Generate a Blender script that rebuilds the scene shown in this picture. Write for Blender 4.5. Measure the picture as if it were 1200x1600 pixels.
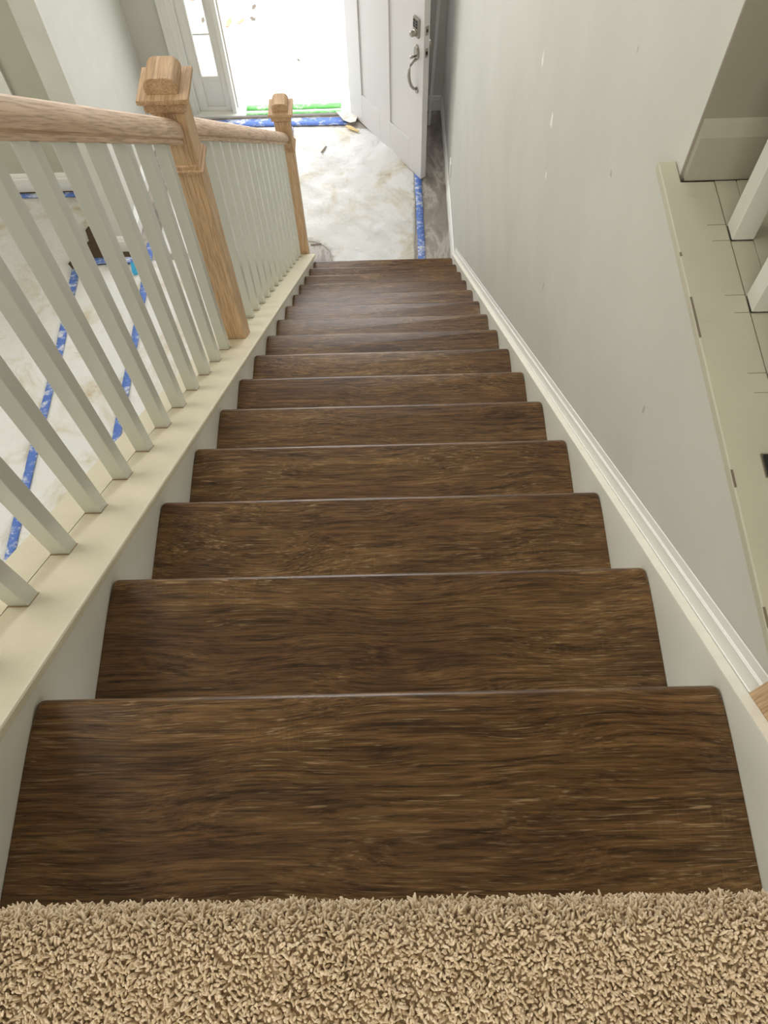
import bpy, bmesh, math, random
import numpy as np
from mathutils import Vector, Matrix, noise as mnoise

for o in list(bpy.data.objects):
    bpy.data.objects.remove(o)
scene = bpy.context.scene
COL = scene.collection
random.seed(7)

# ------------------------------------------------------------------ camera
FPX, CAM = 1273.48589, Vector((0.47763, -0.26301, 1.06313))
PITCH, YAW, ROLL = 1.11207, 0.0255, -0.04716
cp, sp, cy_, sy_, cr, sr = math.cos(PITCH), math.sin(PITCH), math.cos(YAW), math.sin(YAW), math.cos(ROLL), math.sin(ROLL)
rt0 = Vector((cy_, sy_, 0))
fw = Vector((-sy_ * cp, cy_ * cp, -sp))
up0 = Vector((-sy_ * sp, cy_ * sp, cp))
rt = rt0 * cr + up0 * sr
up = -rt0 * sr + up0 * cr
cam_data = bpy.data.cameras.new('camera')
cam_data.sensor_fit = 'VERTICAL'
cam_data.sensor_height = 24.0
cam_data.lens = FPX / 1600 * 24.0
cam_data.clip_start = 0.01
cam = bpy.data.objects.new('camera', cam_data)
cam.matrix_world = Matrix(((rt.x, up.x, -fw.x, CAM.x), (rt.y, up.y, -fw.y, CAM.y), (rt.z, up.z, -fw.z, CAM.z), (0, 0, 0, 1)))
COL.objects.link(cam)
scene.camera = cam

# ------------------------------------------------------------------ light
world = bpy.data.worlds.new('overcast_sky')
scene.world = world
world.use_nodes = True
bg = world.node_tree.nodes['Background']
bg.inputs['Color'].default_value = (0.95, 0.965, 1.0, 1)
bg.inputs['Strength'].default_value = 5.0


def area(name, loc, target, sx, sy, power, color, shape='RECTANGLE'):
    l = bpy.data.lights.new(name, 'AREA')
    l.shape, l.size, l.size_y, l.energy, l.color = shape, sx, sy, power, color
    o = bpy.data.objects.new(name, l)
    o.location = loc
    o.rotation_euler = (Vector(target) - Vector(loc)).to_track_quat('-Z', 'Y').to_euler()
    COL.objects.link(o)
    return o


area('upper_fill_light', (0.1, -2.3, 1.75), (0.1, 0.6, -0.2), 1.8, 1.2, 44, (1.0, 0.965, 0.86))  # added fill behind the camera; no window is built there
area('living_room_fill_light', (-4.3, 1.6, -1.6), (0, 1.6, -2.2), 2.6, 1.7, 36, (1.0, 0.98, 0.9))  # added fill from the living room side, out of view, no window built
area('foyer_fill_light', (.08, 5.30, 0.95), (.08, 0, 0.95), 1.6, 1.8, 68, (0.95, 0.965, 1.0))  # added unseen light for nosing highlights and sheen on the treads
area('ceiling_fill_light', (-2.6, 0.5, 2.585), (-2.6, 0.5, 0), 2.4, 3.0, 104, (1.0, 0.975, 0.88))  # added broad overhead fill, placed clear of the tread reflections

vs = scene.view_settings
vs.view_transform = 'Standard'
vs.look = 'None'
vs.exposure = 0.06
vs.gamma = 1.0
vs.use_curve_mapping = False

# ------------------------------------------------------------------ dimensions
RUN, RISE, W, NT = 0.254, 0.21143, 0.90012, 15
S = RISE / RUN
F = -NT * RISE                 # lower floor
WALLX = 0.926                  # right wall face
YF = 5.25                      # front wall face
CEIL = 2.6
LEDGE = 0.17


# ------------------------------------------------------------------ materials
def lin(r, g, b):
    f = lambda c: (c / 255 / 12.92) if c / 255 <= 0.04045 else ((c / 255 + 0.055) / 1.055) ** 2.4
    return (f(r), f(g), f(b), 1.0)


class NT_:
    def __init__(s, name):
        s.m = bpy.data.materials.new(name)
        s.m.use_nodes = True
        s.t = s.m.node_tree
        s.b = s.t.nodes['Principled BSDF']

    def n(s, kind, **kw):
        x = s.t.nodes.new(kind)
        for k, v in kw.items():
            setattr(x, k, v)
        return x

    def l(s, a, b):
        s.t.links.new(a, b)

    def coord(s, scale, rnd=True, tilt=0.0):
        tc = s.n('ShaderNodeTexCoord')
        mp = s.n('ShaderNodeMapping')
        mp.inputs['Scale'].default_value = scale
        src = tc.outputs['Object']
        if rnd:
            oi = s.n('ShaderNodeObjectInfo')
            mu = s.n('ShaderNodeVectorMath', operation='MULTIPLY_ADD')
            cx = s.n('ShaderNodeCombineXYZ')
            for i in range(3):
                s.l(oi.outputs['Random'], cx.inputs[i])
            mu.inputs[1].default_value = (37.0, 23.0, 11.0)
            s.l(cx.outputs[0], mu.inputs[0])
            s.l(src, mu.inputs[2])
            src = mu.outputs[0]
        if tilt:
            vr = s.n('ShaderNodeVectorRotate', rotation_type='X_AXIS')
            vr.inputs['Angle'].default_value = tilt
            s.l(src, vr.inputs['Vector'])
            src = vr.outputs['Vector']
        s.l(src, mp.inputs['Vector'])
        return mp.outputs['Vector']

    def noise(s, vec, scale=1, detail=4, rough=0.55, dist=0.0):
        x = s.n('ShaderNodeTexNoise')
        x.inputs['Scale'].default_value = scale
        x.inputs['Detail'].default_value = detail
        x.inputs['Roughness'].default_value = rough
        x.inputs['Distortion'].default_value = dist
        s.l(vec, x.inputs['Vector'])
        return x.outputs['Fac']

    def ramp(s, fac, stops):
        r = s.n('ShaderNodeValToRGB')
        e = r.color_ramp.elements
        e[0].position, e[0].color = stops[0]
        e[1].position, e[1].color = stops[1]
        for p, c in stops[2:]:
            k = e.new(p)
            k.color = c
        s.l(fac, r.inputs['Fac'])
        return r.outputs['Color']

    def mix(s, fac, a, b, blend='MIX'):
        m = s.n('ShaderNodeMix', data_type='RGBA', blend_type=blend)
        for src, sock in ((fac, m.inputs[0]), (a, m.inputs[6]), (b, m.inputs[7])):
            if isinstance(src, (float, int)):
                sock.default_value = src
            elif isinstance(src, tuple):
                sock.default_value = src
            else:
                s.l(src, sock)
        return m.outputs[2]

    def bump(s, h, strength=0.2, dist=0.002):
        b = s.n('ShaderNodeBump')
        b.inputs['Strength'].default_value = strength
        b.inputs['Distance'].default_value = dist
        s.l(h, b.inputs['Height'])
        s.l(b.outputs['Normal'], s.b.inputs['Normal'])

    def out(s, col, rough=0.5, spec=0.5, metal=0.0):
        if isinstance(col, tuple):
            s.b.inputs['Base Color'].default_value = col
        else:
            s.l(col, s.b.inputs['Base Color'])
        s.b.inputs['Roughness'].default_value = rough
        s.b.inputs['Specular IOR Level'].default_value = spec
        s.b.inputs['Metallic'].default_value = metal
        return s.m


BLK, WHT = (0, 0, 0, 1), (1, 1, 1, 1)


def m_tread():
    k = NT_('dark_vinyl_oak')
    # slow sideways drift of the grain, so the streaks bend like sawn oak
    p0 = k.coord((1, 1, 1))
    dr = k.noise(k.coord((1.7, 4.5, 4.5)), 1.0, 2, 0.5)
    mm = k.n('ShaderNodeMath', operation='MULTIPLY_ADD'); mm.inputs[1].default_value = 0.11; mm.inputs[2].default_value = -0.055
    k.l(dr, mm.inputs[0])
    cx = k.n('ShaderNodeCombineXYZ')
    k.l(mm.outputs[0], cx.inputs[1]); k.l(mm.outputs[0], cx.inputs[2])
    va = k.n('ShaderNodeVectorMath', operation='ADD')
    k.l(p0, va.inputs[0]); k.l(cx.outputs[0], va.inputs[1])

    def sc(v):
        m = k.n('ShaderNodeVectorMath', operation='MULTIPLY'); m.inputs[1].default_value = v
        k.l(va.outputs[0], m.inputs[0])
        return m.outputs[0]
    big = k.noise(sc((2.2, 26, 26)), 1.0, 5, 0.6, 0.2)
    mid = k.noise(sc((3.6, 120, 120)), 1.0, 4, 0.65, 0.25)
    fine = k.noise(sc((12, 340, 340)), 1.0, 4, 0.7, 0.1)
    pore = k.noise(sc((17, 430, 430)), 1.0, 2, 0.6, 0.2)
    patch = k.noise(k.coord((3.0, 7, 7)), 1.0, 4, 0.6)
    saw = k.noise(k.coord((330, 16, 16)), 1.0, 2, 0.6)
    base = k.ramp(big, [(0.25, lin(106, 79, 51)), (0.5, lin(132, 101, 67)), (0.75, lin(157, 125, 85))])
    tint = k.ramp(patch, [(0.35, lin(222, 210, 205)), (0.65, lin(255, 250, 232))])
    c = k.mix(1.0, base, tint, 'MULTIPLY')
    c = k.mix(0.85, c, k.ramp(mid, [(0.32, lin(128, 120, 113)), (0.50, lin(220, 217, 213)), (0.66, WHT)]), 'MULTIPLY')
    c = k.mix(0.8, c, k.ramp(fine, [(0.36, lin(122, 115, 108)), (0.58, WHT)]), 'MULTIPLY')
    pr = k.ramp(pore, [(0.58, BLK), (0.70, WHT)])
    pk = k.ramp(patch, [(0.40, lin(70, 70, 70)), (0.62, lin(205, 205, 205))])
    c = k.mix(k.mix(1.0, pr, pk, 'MULTIPLY'), c, lin(182, 155, 118))
    sw = k.mix(1.0, k.ramp(saw, [(0.55, BLK), (0.68, lin(95, 95, 95))]), k.ramp(patch, [(0.56, BLK), (0.68, WHT)]), 'MULTIPLY')
    c = k.mix(sw, c, lin(170, 142, 104))
    k.bump(fine, 0.12, 0.001)
    return k.out(c, 0.32, 0.33)


def m_oak(name, axis, c0, c1, c2, tilt=0.0):
    k = NT_(name)
    sc = {'z': (50, 50, 2.0), 'y': (50, 2.0, 50)}[axis]
    big = k.noise(k.coord(tuple(q * 0.5 for q in sc), True, tilt), 1.0, 4, 0.6, 1.0)
    fine = k.noise(k.coord(tuple(q * 5 for q in sc), True, tilt), 1.0, 3, 0.6)
    c = k.ramp(big, [(0.28, c0), (0.5, c1), (0.72, c2)])
    c = k.mix(0.55, c, k.ramp(fine, [(0.36, lin(170, 155, 140)), (0.56, WHT)]), 'MULTIPLY')
    k.bump(fine, 0.12, 0.001)
    return k.out(c, 0.6, 0.25)


def m_paint(name, col, rough=0.5, var=0.06, scale=6, spec=0.3, dirt=None):
    k = NT_(name)
    n = k.noise(k.coord((scale, scale, scale), False), 1.0, 5)
    d = tuple(max(0, q * (1 - var)) for q in col[:3]) + (1,)
    c = k.ramp(n, [(0.3, d), (0.7, col)])
    if dirt:
        n2 = k.noise(k.coord((dirt[0],) * 3, False), 1.0, 6, 0.7)
        c = k.mix(k.ramp(n2, [(dirt[1], BLK), (dirt[1] + 0.12, lin(170, 170, 170))]), c, dirt[2])
    k.bump(k.noise(k.coord((160, 160, 160), False), 1.0, 2), 0.04, 0.001)
    return k.out(c, rough, spec)


def m_wall_marks():
    # painted drywall with a few patches of lighter filler and small dents
    k = NT_('grey_white_scuffed_wall_paint')
    n = k.noise(k.coord((3, 3, 3), False), 1.0, 5)
    c = k.ramp(n, [(0.3, lin(198, 197, 189)), (0.7, lin(206, 205, 197))])
    tc = k.n('ShaderNodeTexCoord')
    marks = [((WALLX, 1.873, -.428), (.016, .034), 0), ((WALLX, 1.632, -.434), (.018, .028), 0), ((WALLX, 1.089, .133), (.007, .012), 1),
             ((WALLX, 1.046, -.099), (.012, .012), 1), ((WALLX, 1.578, -.567), (.010, .016), 0), ((WALLX, 1.353, -.764), (.009, .018), 1), ((WALLX, .533, -.164), (.008, .014), 1)]
    nz = k.n('ShaderNodeTexNoise'); nz.inputs['Scale'].default_value = 60; nz.inputs['Detail'].default_value = 3
    k.l(tc.outputs['Object'], nz.inputs['Vector'])
    for p, r, dark in marks:
        sub = k.n('ShaderNodeVectorMath', operation='SUBTRACT'); sub.inputs[1].default_value = p
        k.l(tc.outputs['Object'], sub.inputs[0])
        sc = k.n('ShaderNodeVectorMath', operation='MULTIPLY'); sc.inputs[1].default_value = (0, 1 / r[0], 1 / r[1])
        k.l(sub.outputs[0], sc.inputs[0])
        ln = k.n('ShaderNodeVectorMath', operation='LENGTH'); k.l(sc.outputs[0], ln.inputs[0])
        ad = k.n('ShaderNodeMath', operation='MULTIPLY_ADD'); ad.inputs[1].default_value = 1.6
        k.l(nz.outputs['Fac'], ad.inputs[0]); k.l(ln.outputs['Value'], ad.inputs[2])
        f = k.ramp(ad.outputs[0], [(0.0, WHT), (1.0, WHT)])
        mr = k.n('ShaderNodeMapRange'); mr.inputs['From Min'].default_value = 1.25; mr.inputs['From Max'].default_value = 1.6
        mr.inputs['To Min'].default_value = 0.8; mr.inputs['To Max'].default_value = 0.0
        k.l(ad.outputs[0], mr.inputs['Value'])
        c = k.mix(mr.outputs['Result'], c, lin(165, 160, 150) if dark else lin(250, 249, 245))
    k.bump(k.noise(k.coord((140, 140, 140), False), 1.0, 2), 0.05, 0.001)
    return k.out(c, 0.5, 0.3)


def m_paper():
    k = NT_('white_floor_paper')
    n = k.noise(k.coord((2.2, 2.2, 2.2)), 1.0, 7, 0.68, 0.8)
    c = k.ramp(n, [(0.50, lin(218, 217, 214)), (0.60, lin(204, 196, 180)), (0.68, lin(180, 160, 130))])
    n2 = k.noise(k.coord((60, 60, 60)), 1.0, 3)
    c = k.mix(k.ramp(n2, [(0.70, BLK), (0.78, lin(160, 160, 160))]), c, lin(150, 140, 128))
    k.bump(k.noise(k.coord((9, 9, 9)), 1.0, 6, 0.6), 0.9, 0.02)
    return k.out(c, 0.75, 0.2)


def m_tape(name, c0, c1):
    k = NT_(name)
    n = k.noise(k.coord((14, 22, 14)), 1.0, 6, 0.75)
    c = k.ramp(n, [(0.50, c0), (0.62, c1)])
    return k.out(c, 0.6, 0.3)


def m_tile():
    k = NT_('greige_veined_floor_tile')
    n = k.noise(k.coord((5, 2.2, 4), False), 1.0, 8, 0.68, 1.3)
    c = k.ramp(n, [(0.3, lin(112, 104, 98)), (0.48, lin(148, 139, 131)), (0.55, lin(178, 170, 162)), (0.62, lin(140, 131, 123)), (0.8, lin(160, 152, 144))])
    return k.out(c, 0.45, 0.4)


def m_carpet():
    k = NT_('beige_carpet_yarn')
    g = k.n('ShaderNodeNewGeometry')
    c = k.ramp(g.outputs['Random Per Island'], [(0.0, lin(204, 182, 152)), (0.5, lin(220, 199, 170)), (1.0, lin(234, 216, 189))])
    return k.out(c, 0.9, 0.1)


def m_simple(name, col, rough=0.5, metal=0.0, spec=0.5):
    k = NT_(name)
    n = k.noise(k.coord((40, 40, 40)), 1.0, 2)
    c = k.ramp(n, [(0.3, tuple(q * 0.93 for q in col[:3]) + (1,)), (0.7, col)])
    return k.out(c, rough, spec, metal)


def m_glass():
    k = NT_('window_pane_glass')
    k.t.nodes.remove(k.b)
    o = [n for n in k.t.nodes if n.type == 'OUTPUT_MATERIAL'][0]
    tr = k.n('ShaderNodeBsdfTransparent'); gl = k.n('ShaderNodeBsdfGlossy'); mx = k.n('ShaderNodeMixShader')
    gl.inputs['Roughness'].default_value = 0.02
    mx.inputs[0].default_value = 0.06
    k.l(tr.outputs[0], mx.inputs[1]); k.l(gl.outputs[0], mx.inputs[2]); k.l(mx.outputs[0], o.inputs['Surface'])
    return k.m


M = dict(
    tread=m_tread(),
    oak=m_oak('raw_oak_upright', 'z', lin(196, 163, 126), lin(211, 179, 143), lin(220, 191, 156)),
    oak_rail=m_oak('raw_oak_rail', 'y', lin(208, 178, 152), lin(226, 198, 173), lin(236, 211, 187), math.atan(S)),
    oak_block=m_oak('raw_oak_block', 'y', lin(178, 146, 113), lin(198, 166, 132), lin(210, 180, 146)),
    wall=m_paint('grey_white_wall_paint', lin(206, 205, 196), 0.55),
    wallmark=m_wall_marks(),
    livingwall=m_paint('darkened_grey_green_paint', lin(186, 185, 168), 0.55),  # colour darkened in place of dimmer light on this wall
    hallwall=m_paint('shade_darkened_hall_paint', lin(154, 148, 133), 0.55),  # wall paint darkened; the wall end's shade is put into the colour
    hallbase=m_paint('grey_hall_baseboard_paint', lin(170, 165, 149), 0.5, 0.08, 12, 0.3, (20, 0.6, lin(140, 132, 114))),  # darker grey than the white trim, with dirt specks
    trim=m_paint('white_trim_paint', lin(232, 231, 225), 0.4, 0.04),
    skirt=m_paint('skirt_paint', lin(240, 239, 229), 0.28, 0.05, 5, 0.5),
    cream=m_paint('cream_edge_paint', lin(235, 230, 214), 0.45, 0.08, 30, 0.3, (55, 0.66, lin(170, 160, 135))),
    cap=m_paint('dusty_cream_cap_paint', lin(220, 211, 186), 0.45, 0.10, 9, 0.3, (22, 0.60, lin(200, 186, 156))),
    ledge=m_paint('dirty_grey_ledge_paint', lin(190, 186, 167), 0.45, 0.07, 9, 0.3, (28, 0.66, lin(140, 130, 112))),
    baluster=m_paint('white_baluster_paint', lin(208, 209, 200), 0.24, 0.03, 6, 0.55),
    door=m_paint('white_door_paint', lin(216, 214, 214), 0.4, 0.02),
    paper=m_paper(),
    blue=m_tape('blue_masking_tape', lin(88, 118, 188), lin(208, 211, 217)),
    green=m_tape('green_masking_tape', lin(92, 176, 84), lin(176, 220, 165)),
    tile=m_tile(),
    brownfloor=m_paint('dark_brown_floor', lin(86, 70, 54), 0.5, 0.3, 14),
    concrete=m_paint('pale_porch_concrete', lin(222, 220, 216), 0.9, 0.05, 4),
    carpet=m_carpet(),
    nickel=m_simple('brushed_nickel', lin(176, 170, 162), 0.28, 1.0),
    darkmetal=m_simple('dark_metal', lin(50, 48, 46), 0.4, 0.6),
    black=m_simple('black_plastic', lin(28, 28, 28), 0.5),
    glue=m_simple('brown_glue', lin(165, 138, 106), 0.6),
    crack=m_simple('dark_paint_crack', lin(122, 112, 96), 0.9),
    leaf=m_simple('dry_brown_leaf', lin(172, 136, 104), 0.8),
    leaf2=m_simple('dry_grey_leaf', lin(95, 85, 70), 0.8),
    chip=m_simple('yellow_wood_chip', lin(205, 180, 120), 0.7),
    teal=m_simple('teal_wrapper', lin(40, 150, 190), 0.4),
    glass=m_glass(),
    lampglass=m_simple('frosted_lamp_glass', lin(245, 240, 228), 0.5),
)


# ------------------------------------------------------------------ builders
WORG = {}


def obj(name, verts, faces, mat, parent=None, origin=(0, 0, 0), smooth=False, me=None):
    """verts are in world coordinates; origin = world origin of the object"""
    o3 = Vector(origin)
    if me is None:
        me = bpy.data.meshes.new(name)
        me.from_pydata([tuple(Vector(v) - o3) for v in verts], [], faces)
        bm = bmesh.new(); bm.from_mesh(me)
        bmesh.ops.recalc_face_normals(bm, faces=bm.faces)
        bm.to_mesh(me); bm.free()
        me.materials.append(M[mat] if isinstance(mat, str) else mat)
        if smooth:
            me.shade_smooth()
    o = bpy.data.objects.new(name, me)
    COL.objects.link(o)
    if parent is not None:
        o.parent = parent
        o.location = o3 - WORG[parent.name]
    else:
        o.location = o3
    WORG[o.name] = o3
    return o


def tag(o, label=None, cat=None, group=None, kind=None):
    for k, v in (('label', label), ('category', cat), ('group', group), ('kind', kind)):
        if v:
            o[k] = v
    return o


def thing(name, loc, label, cat, group=None, kind=None):
    o = bpy.data.objects.new(name, None)
    o.empty_display_size = 0.1
    COL.objects.link(o)
    o.location = loc
    WORG[o.name] = Vector(loc)
    return tag(o, label, cat, group, kind)


def box(a, b):
    (x0, y0, z0), (x1, y1, z1) = a, b
    v = [(x, y, z) for x in (x0, x1) for y in (y0, y1) for z in (z0, z1)]
    f = [(0, 1, 3, 2), (4, 6, 7, 5), (0, 4, 5, 1), (2, 3, 7, 6), (0, 2, 6, 4), (1, 5, 7, 3)]
    return v, f


def merge(*parts):
    V, Fc = [], []
    for v, f in parts:
        k = len(V)
        V += list(v)
        Fc += [tuple(i + k for i in q) for q in f]
    return V, Fc


def bevel(o, w, seg=2):
    m = o.modifiers.new('bevel', 'BEVEL')
    m.width, m.segments, m.limit_method = w, seg, 'ANGLE'
    m.angle_limit = math.radians(40)
    m.harden_normals = False
    return o


def prism_x(poly, x0, x1):
    n = len(poly)
    v = [(x0, y, z) for y, z in poly] + [(x1, y, z) for y, z in poly]
    f = [tuple(range(n)), tuple(range(2 * n - 1, n - 1, -1))]
    f += [(i, (i + 1) % n, n + (i + 1) % n, n + i) for i in range(n)]
    return v, f


def prism_z(poly, z0, z1):
    n = len(poly)
    v = [(x, y, z0) for x, y in poly] + [(x, y, z1) for x, y in poly]
    f = [tuple(range(n)), tuple(range(2 * n - 1, n - 1, -1))]
    f += [(i, (i + 1) % n, n + (i + 1) % n, n + i) for i in range(n)]
    return v, f


def slope(profile, y0, y1):
    """closed profile of (x, h): h is height above the nosing line"""
    n = len(profile)
    v = [(x, y0, -S * y0 + h) for x, h in profile] + [(x, y1, -S * y1 + h) for x, h in profile]
    f = [tuple(range(n)), tuple(range(2 * n - 1, n - 1, -1))]
    f += [(i, (i + 1) % n, n + (i + 1) % n, n + i) for i in range(n)]
    return v, f


def lathe(profile, c, axis, seg=20):
    """profile (r, t) about axis vector from point c"""
    a = Vector(axis).normalized()
    u = a.orthogonal().normalized()
    w = a.cross(u)
    v, f = [], []
    for r, t in profile:
        for i in range(seg):
            q = 2 * math.pi * i / seg
            v.append(tuple(Vector(c) + a * t + (u * math.cos(q) + w * math.sin(q)) * r))
    for j in range(len(profile) - 1):
        for i in range(seg):
            k = (i + 1) % seg
            f.append((j * seg + i, j * seg + k, (j + 1) * seg + k, (j + 1) * seg + i))
    f.append(tuple(range(seg)))
    f.append(tuple((len(profile) - 1) * seg + i for i in range(seg)))
    return v, f


def tube(pts, radii, seg=10):
    pts = [Vector(p) for p in pts]
    v, f = [], []
    for j, p in enumerate(pts):
        d = (pts[min(j + 1, len(pts) - 1)] - pts[max(j - 1, 0)]).normalized()
        u = d.cross(Vector((0.3, 0.2, 1)) if abs(d.z) < 0.9 else Vector((1, 0, 0.1))).normalized()
        w = d.cross(u)
        for i in range(seg):
            q = 2 * math.pi * i / seg
            v.append(tuple(p + (u * math.cos(q) + w * math.sin(q)) * radii[j]))
    for j in range(len(pts) - 1):
        for i in range(seg):
            k = (i + 1) % seg
            f.append((j * seg + i, j * seg + k, (j + 1) * seg + k, (j + 1) * seg + i))
    f.append(tuple(range(seg)))
    f.append(tuple((len(pts) - 1) * seg + i for i in range(seg)))
    return v, f


def structure(name, vf, mat, label=None, parent=None):
    o = obj(name, vf[0], vf[1], mat, parent)
    if parent is None:
        o['kind'] = 'structure'
        if label:
            o['label'] = label
            o['category'] = name.split('_')[0]
    return o


# ------------------------------------------------------------------ setting: floors, ceiling
structure('floor_living', box((-4.5, -2.6, F - .12), (-1.28, YF, F)), 'brownfloor', 'dark brown floor showing beside the torn floor paper')
structure('floor', box((-1.28, -2.6, F - .12), (2.4, YF, F)), 'tile', 'greige veined entry floor beside the open front door')
structure('ceiling', box((-4.6, -2.7, CEIL), (2.5, YF + .15, CEIL + .1)), 'wall', 'white ceiling high above the stairs')
structure('ground', box((-14, YF + .15, F - .3), (14, 30, F - .05)), 'concrete', 'pale sunlit porch outside the open front door')
# upper floor landing behind the top step, and upper hall to the right
structure('floor_landing', box((-1.2, -2.6, -.12), (1.01, -.30, RISE - .012)), 'brownfloor', 'upper landing floor under the beige carpet')
structure('floor_hall', box((1.06, -2.6, -.12), (2.4, .736, LEDGE - .02)), 'ledge', 'painted upper hall floor behind the white railing')

# right wall with its upper opening, and the wall end beside the opening
poly = [(-.02, F), (YF, F), (YF, CEIL), (.739, CEIL), (.739, LEDGE - .02), (-.02, LEDGE - .02)]
structure('wall_right', prism_x(poly, WALLX, WALLX + .13), 'wallmark', 'scuffed greyish white wall along the right of the stairs')
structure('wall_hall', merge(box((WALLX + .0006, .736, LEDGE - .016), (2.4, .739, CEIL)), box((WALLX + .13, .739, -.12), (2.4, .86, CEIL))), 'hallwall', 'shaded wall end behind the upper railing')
structure('wall_hall_side', box((2.4, -2.6, -.12), (2.5, .86, CEIL)), 'wall', 'upper hall side wall behind the railing')
structure('wall_back', box((-4.6, -2.7, F), (2.5, -2.6, CEIL)), 'wall', 'wall behind the camera')
structure('wall_left', box((-4.6, -2.6, F), (-4.5, YF, CEIL)), 'wall', 'far left living room wall')
structure('wall_landing_side', box((WALLX, -2.6, F), (WALLX + .13, -.13, RISE - .02)), 'wall', 'wall under the upper landing beside the top step')
# entry partition on the left, its end faces the camera
structure('wall_entry', box((-1.41, 3.905, F), (-1.272, YF, CEIL)), 'wall', 'bright white entry wall left of the sidelight window')
structure('wall_living', box((-4.5, 4.51, F), (-1.41, 4.62, CEIL)), 'livingwall', 'shaded living room wall seen behind the handrail')

# front wall around door and sidelight
OX0, OX1, ZH = -1.0, .595, -1.06
fw_parts = merge(box((-1.272, YF, F), (OX0, YF + .15, .03)), box((OX1, YF, F), (WALLX, YF + .15, .03)), box((OX0, YF, ZH), (OX1, YF + .15, .03)),
                 box((-1.272, YF, .03), (-.74, YF + .15, 1.87)), box((.90, YF, .03), (WALLX, YF + .15, 1.87)), box((-1.272, YF, 1.87), (WALLX, YF + .15, CEIL)))
structure('wall_front', fw_parts, 'wall', 'front wall around the open door and sidelight')
structure('wall_front_side', box((-4.5, YF, F), (-1.41, YF + .15, CEIL)), 'wall', 'front wall of the living room')


def baseboard(name, x0, y0, x1, y1, h, t, side, label):
    """board on a wall line from (x0,y0) to (x1,y1); side = unit offset into the room"""
    d = Vector((x1 - x0, y1 - y0, 0))
    n = Vector((side[0], side[1], 0))
    prof = [(0, 0), (t, 0), (t, h * .72), (t * .75, h * .76), (t * .75, h * .86), (t * .4, h * .96), (0, h)]
    p0 = Vector((x0, y0, F)); m = len(prof)
    v = [tuple(p0 + n * a + Vector((0, 0, b))) for a, b in prof] + [tuple(p0 + d + n * a + Vector((0, 0, b))) for a, b in prof]
    f = [tuple(range(m)), tuple(range(2 * m - 1, m - 1, -1))] + [(i, (i + 1) % m, m + (i + 1) % m, m + i) for i in range(m)]
    o = obj(name, v, f, 'trim')
    o['kind'] = 'structure'; o['label'] = label; o['category'] = 'baseboard'
    return o


baseboard('baseboard_right', WALLX, 3.60, WALLX, YF, .12, .014, (-1, 0), 'white baseboard along the right wall behind the open door')
baseboard('baseboard_left', -1.272, 3.905, -1.272, YF, .13, .03, (1, 0), 'white baseboard of the bright entry wall')
baseboard('baseboard_end', -1.41, 3.905, -1.272, 3.905, .13, .014, (0, -1), 'white baseboard on the end of the entry wall')
baseboard('baseboard_living', -4.5, 4.51, -1.41, 4.51, .15, .016, (0, -1), 'cream baseboard of the shaded living room wall')
baseboard('baseboard_front', .63, YF, WALLX - .014, YF, .12, .014, (0, -1), 'white baseboard in the corner behind the door')
o = structure('trim_living', box((-2.05, 4.485, F + .15), (-1.9, 4.51, CEIL - .3)), 'trim', 'flat casing on the shaded living room wall')

# wall-end baseboard of the upper hall (faces the camera)
y0, t = .736, .012
prof = [(0, 0), (-t, 0), (-t, .075), (-t * .4, .092), (0, .098)]
v = [(WALLX + .004, y0 + a, LEDGE + b) for a, b in prof] + [(2.4, y0 + a, LEDGE + b) for a, b in prof]
n = len(prof)
f = [tuple(range(n)), tuple(range(2 * n - 1, n - 1, -1))] + [(i, (i + 1) % n, n + (i + 1) % n, n + i) for i in range(n)]
o = obj('baseboard_hall', v, f, 'hallbase')
tag(o, 'painted baseboard on the shaded wall end behind the upper railing', 'baseboard', kind='structure')

# ------------------------------------------------------------------ upper ledge (painted cap of the half wall)
led = thing('trim_ledge', (0.95, 0.35, LEDGE), 'dirty greyish white ledge board under the upper railing', 'ledge', kind='structure')
bx0, bx1 = .976, 1.008            # baluster x range on the ledge
LY0, LY1 = -.02, .768
o = obj('front_board', *prism_z([(.897, LY0), (bx0 - .001, LY0), (bx0 - .001, .722), (WALLX - .001, .722), (WALLX - .001, LY1), (.897, LY1)], LEDGE - .016, LEDGE), 'ledge', led); bevel(o, .002, 2)
o = obj('rear_board', *box((bx1 + .001, LY0, LEDGE - .02), (1.06, .722, LEDGE)), 'ledge', led)
# cove moulding under the ledge
cv = [(WALLX, LEDGE - .016), (WALLX - .024, LEDGE - .016), (WALLX - .024, LEDGE - .020), (WALLX - .018, LEDGE - .034), (WALLX - .012, LEDGE - .046), (WALLX, LEDGE - .048)]
n = len(cv)
v = [(x, LY0, z) for x, z in cv] + [(x, .70, z) for x, z in cv]
f = [tuple(range(n)), tuple(range(2 * n - 1, n - 1, -1))] + [(i, (i + 1) % n, n + (i + 1) % n, n + i) for i in range(n)]
obj('cove_moulding', v, f, 'trim', led)
UB = [.602, .470, .338, .206, .074]    # front faces of the upper balusters
for yb in UB:
    for yy in (yb, yb + .031):
        x0 = .945 + random.random() * .012
        obj('paint_crack', *box((x0, yy - .0003, LEDGE), (bx0 - .001, yy + .0003, LEDGE + .0003)), 'crack', led)
for ya, yb in ((.43, .50), (.20, .225), (.02, .045), (.575, .582)):
    obj('paint_chip', *box((.8975, ya, LEDGE - .004), (.9005, yb, LEDGE + .0003)), 'crack', led)

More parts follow.
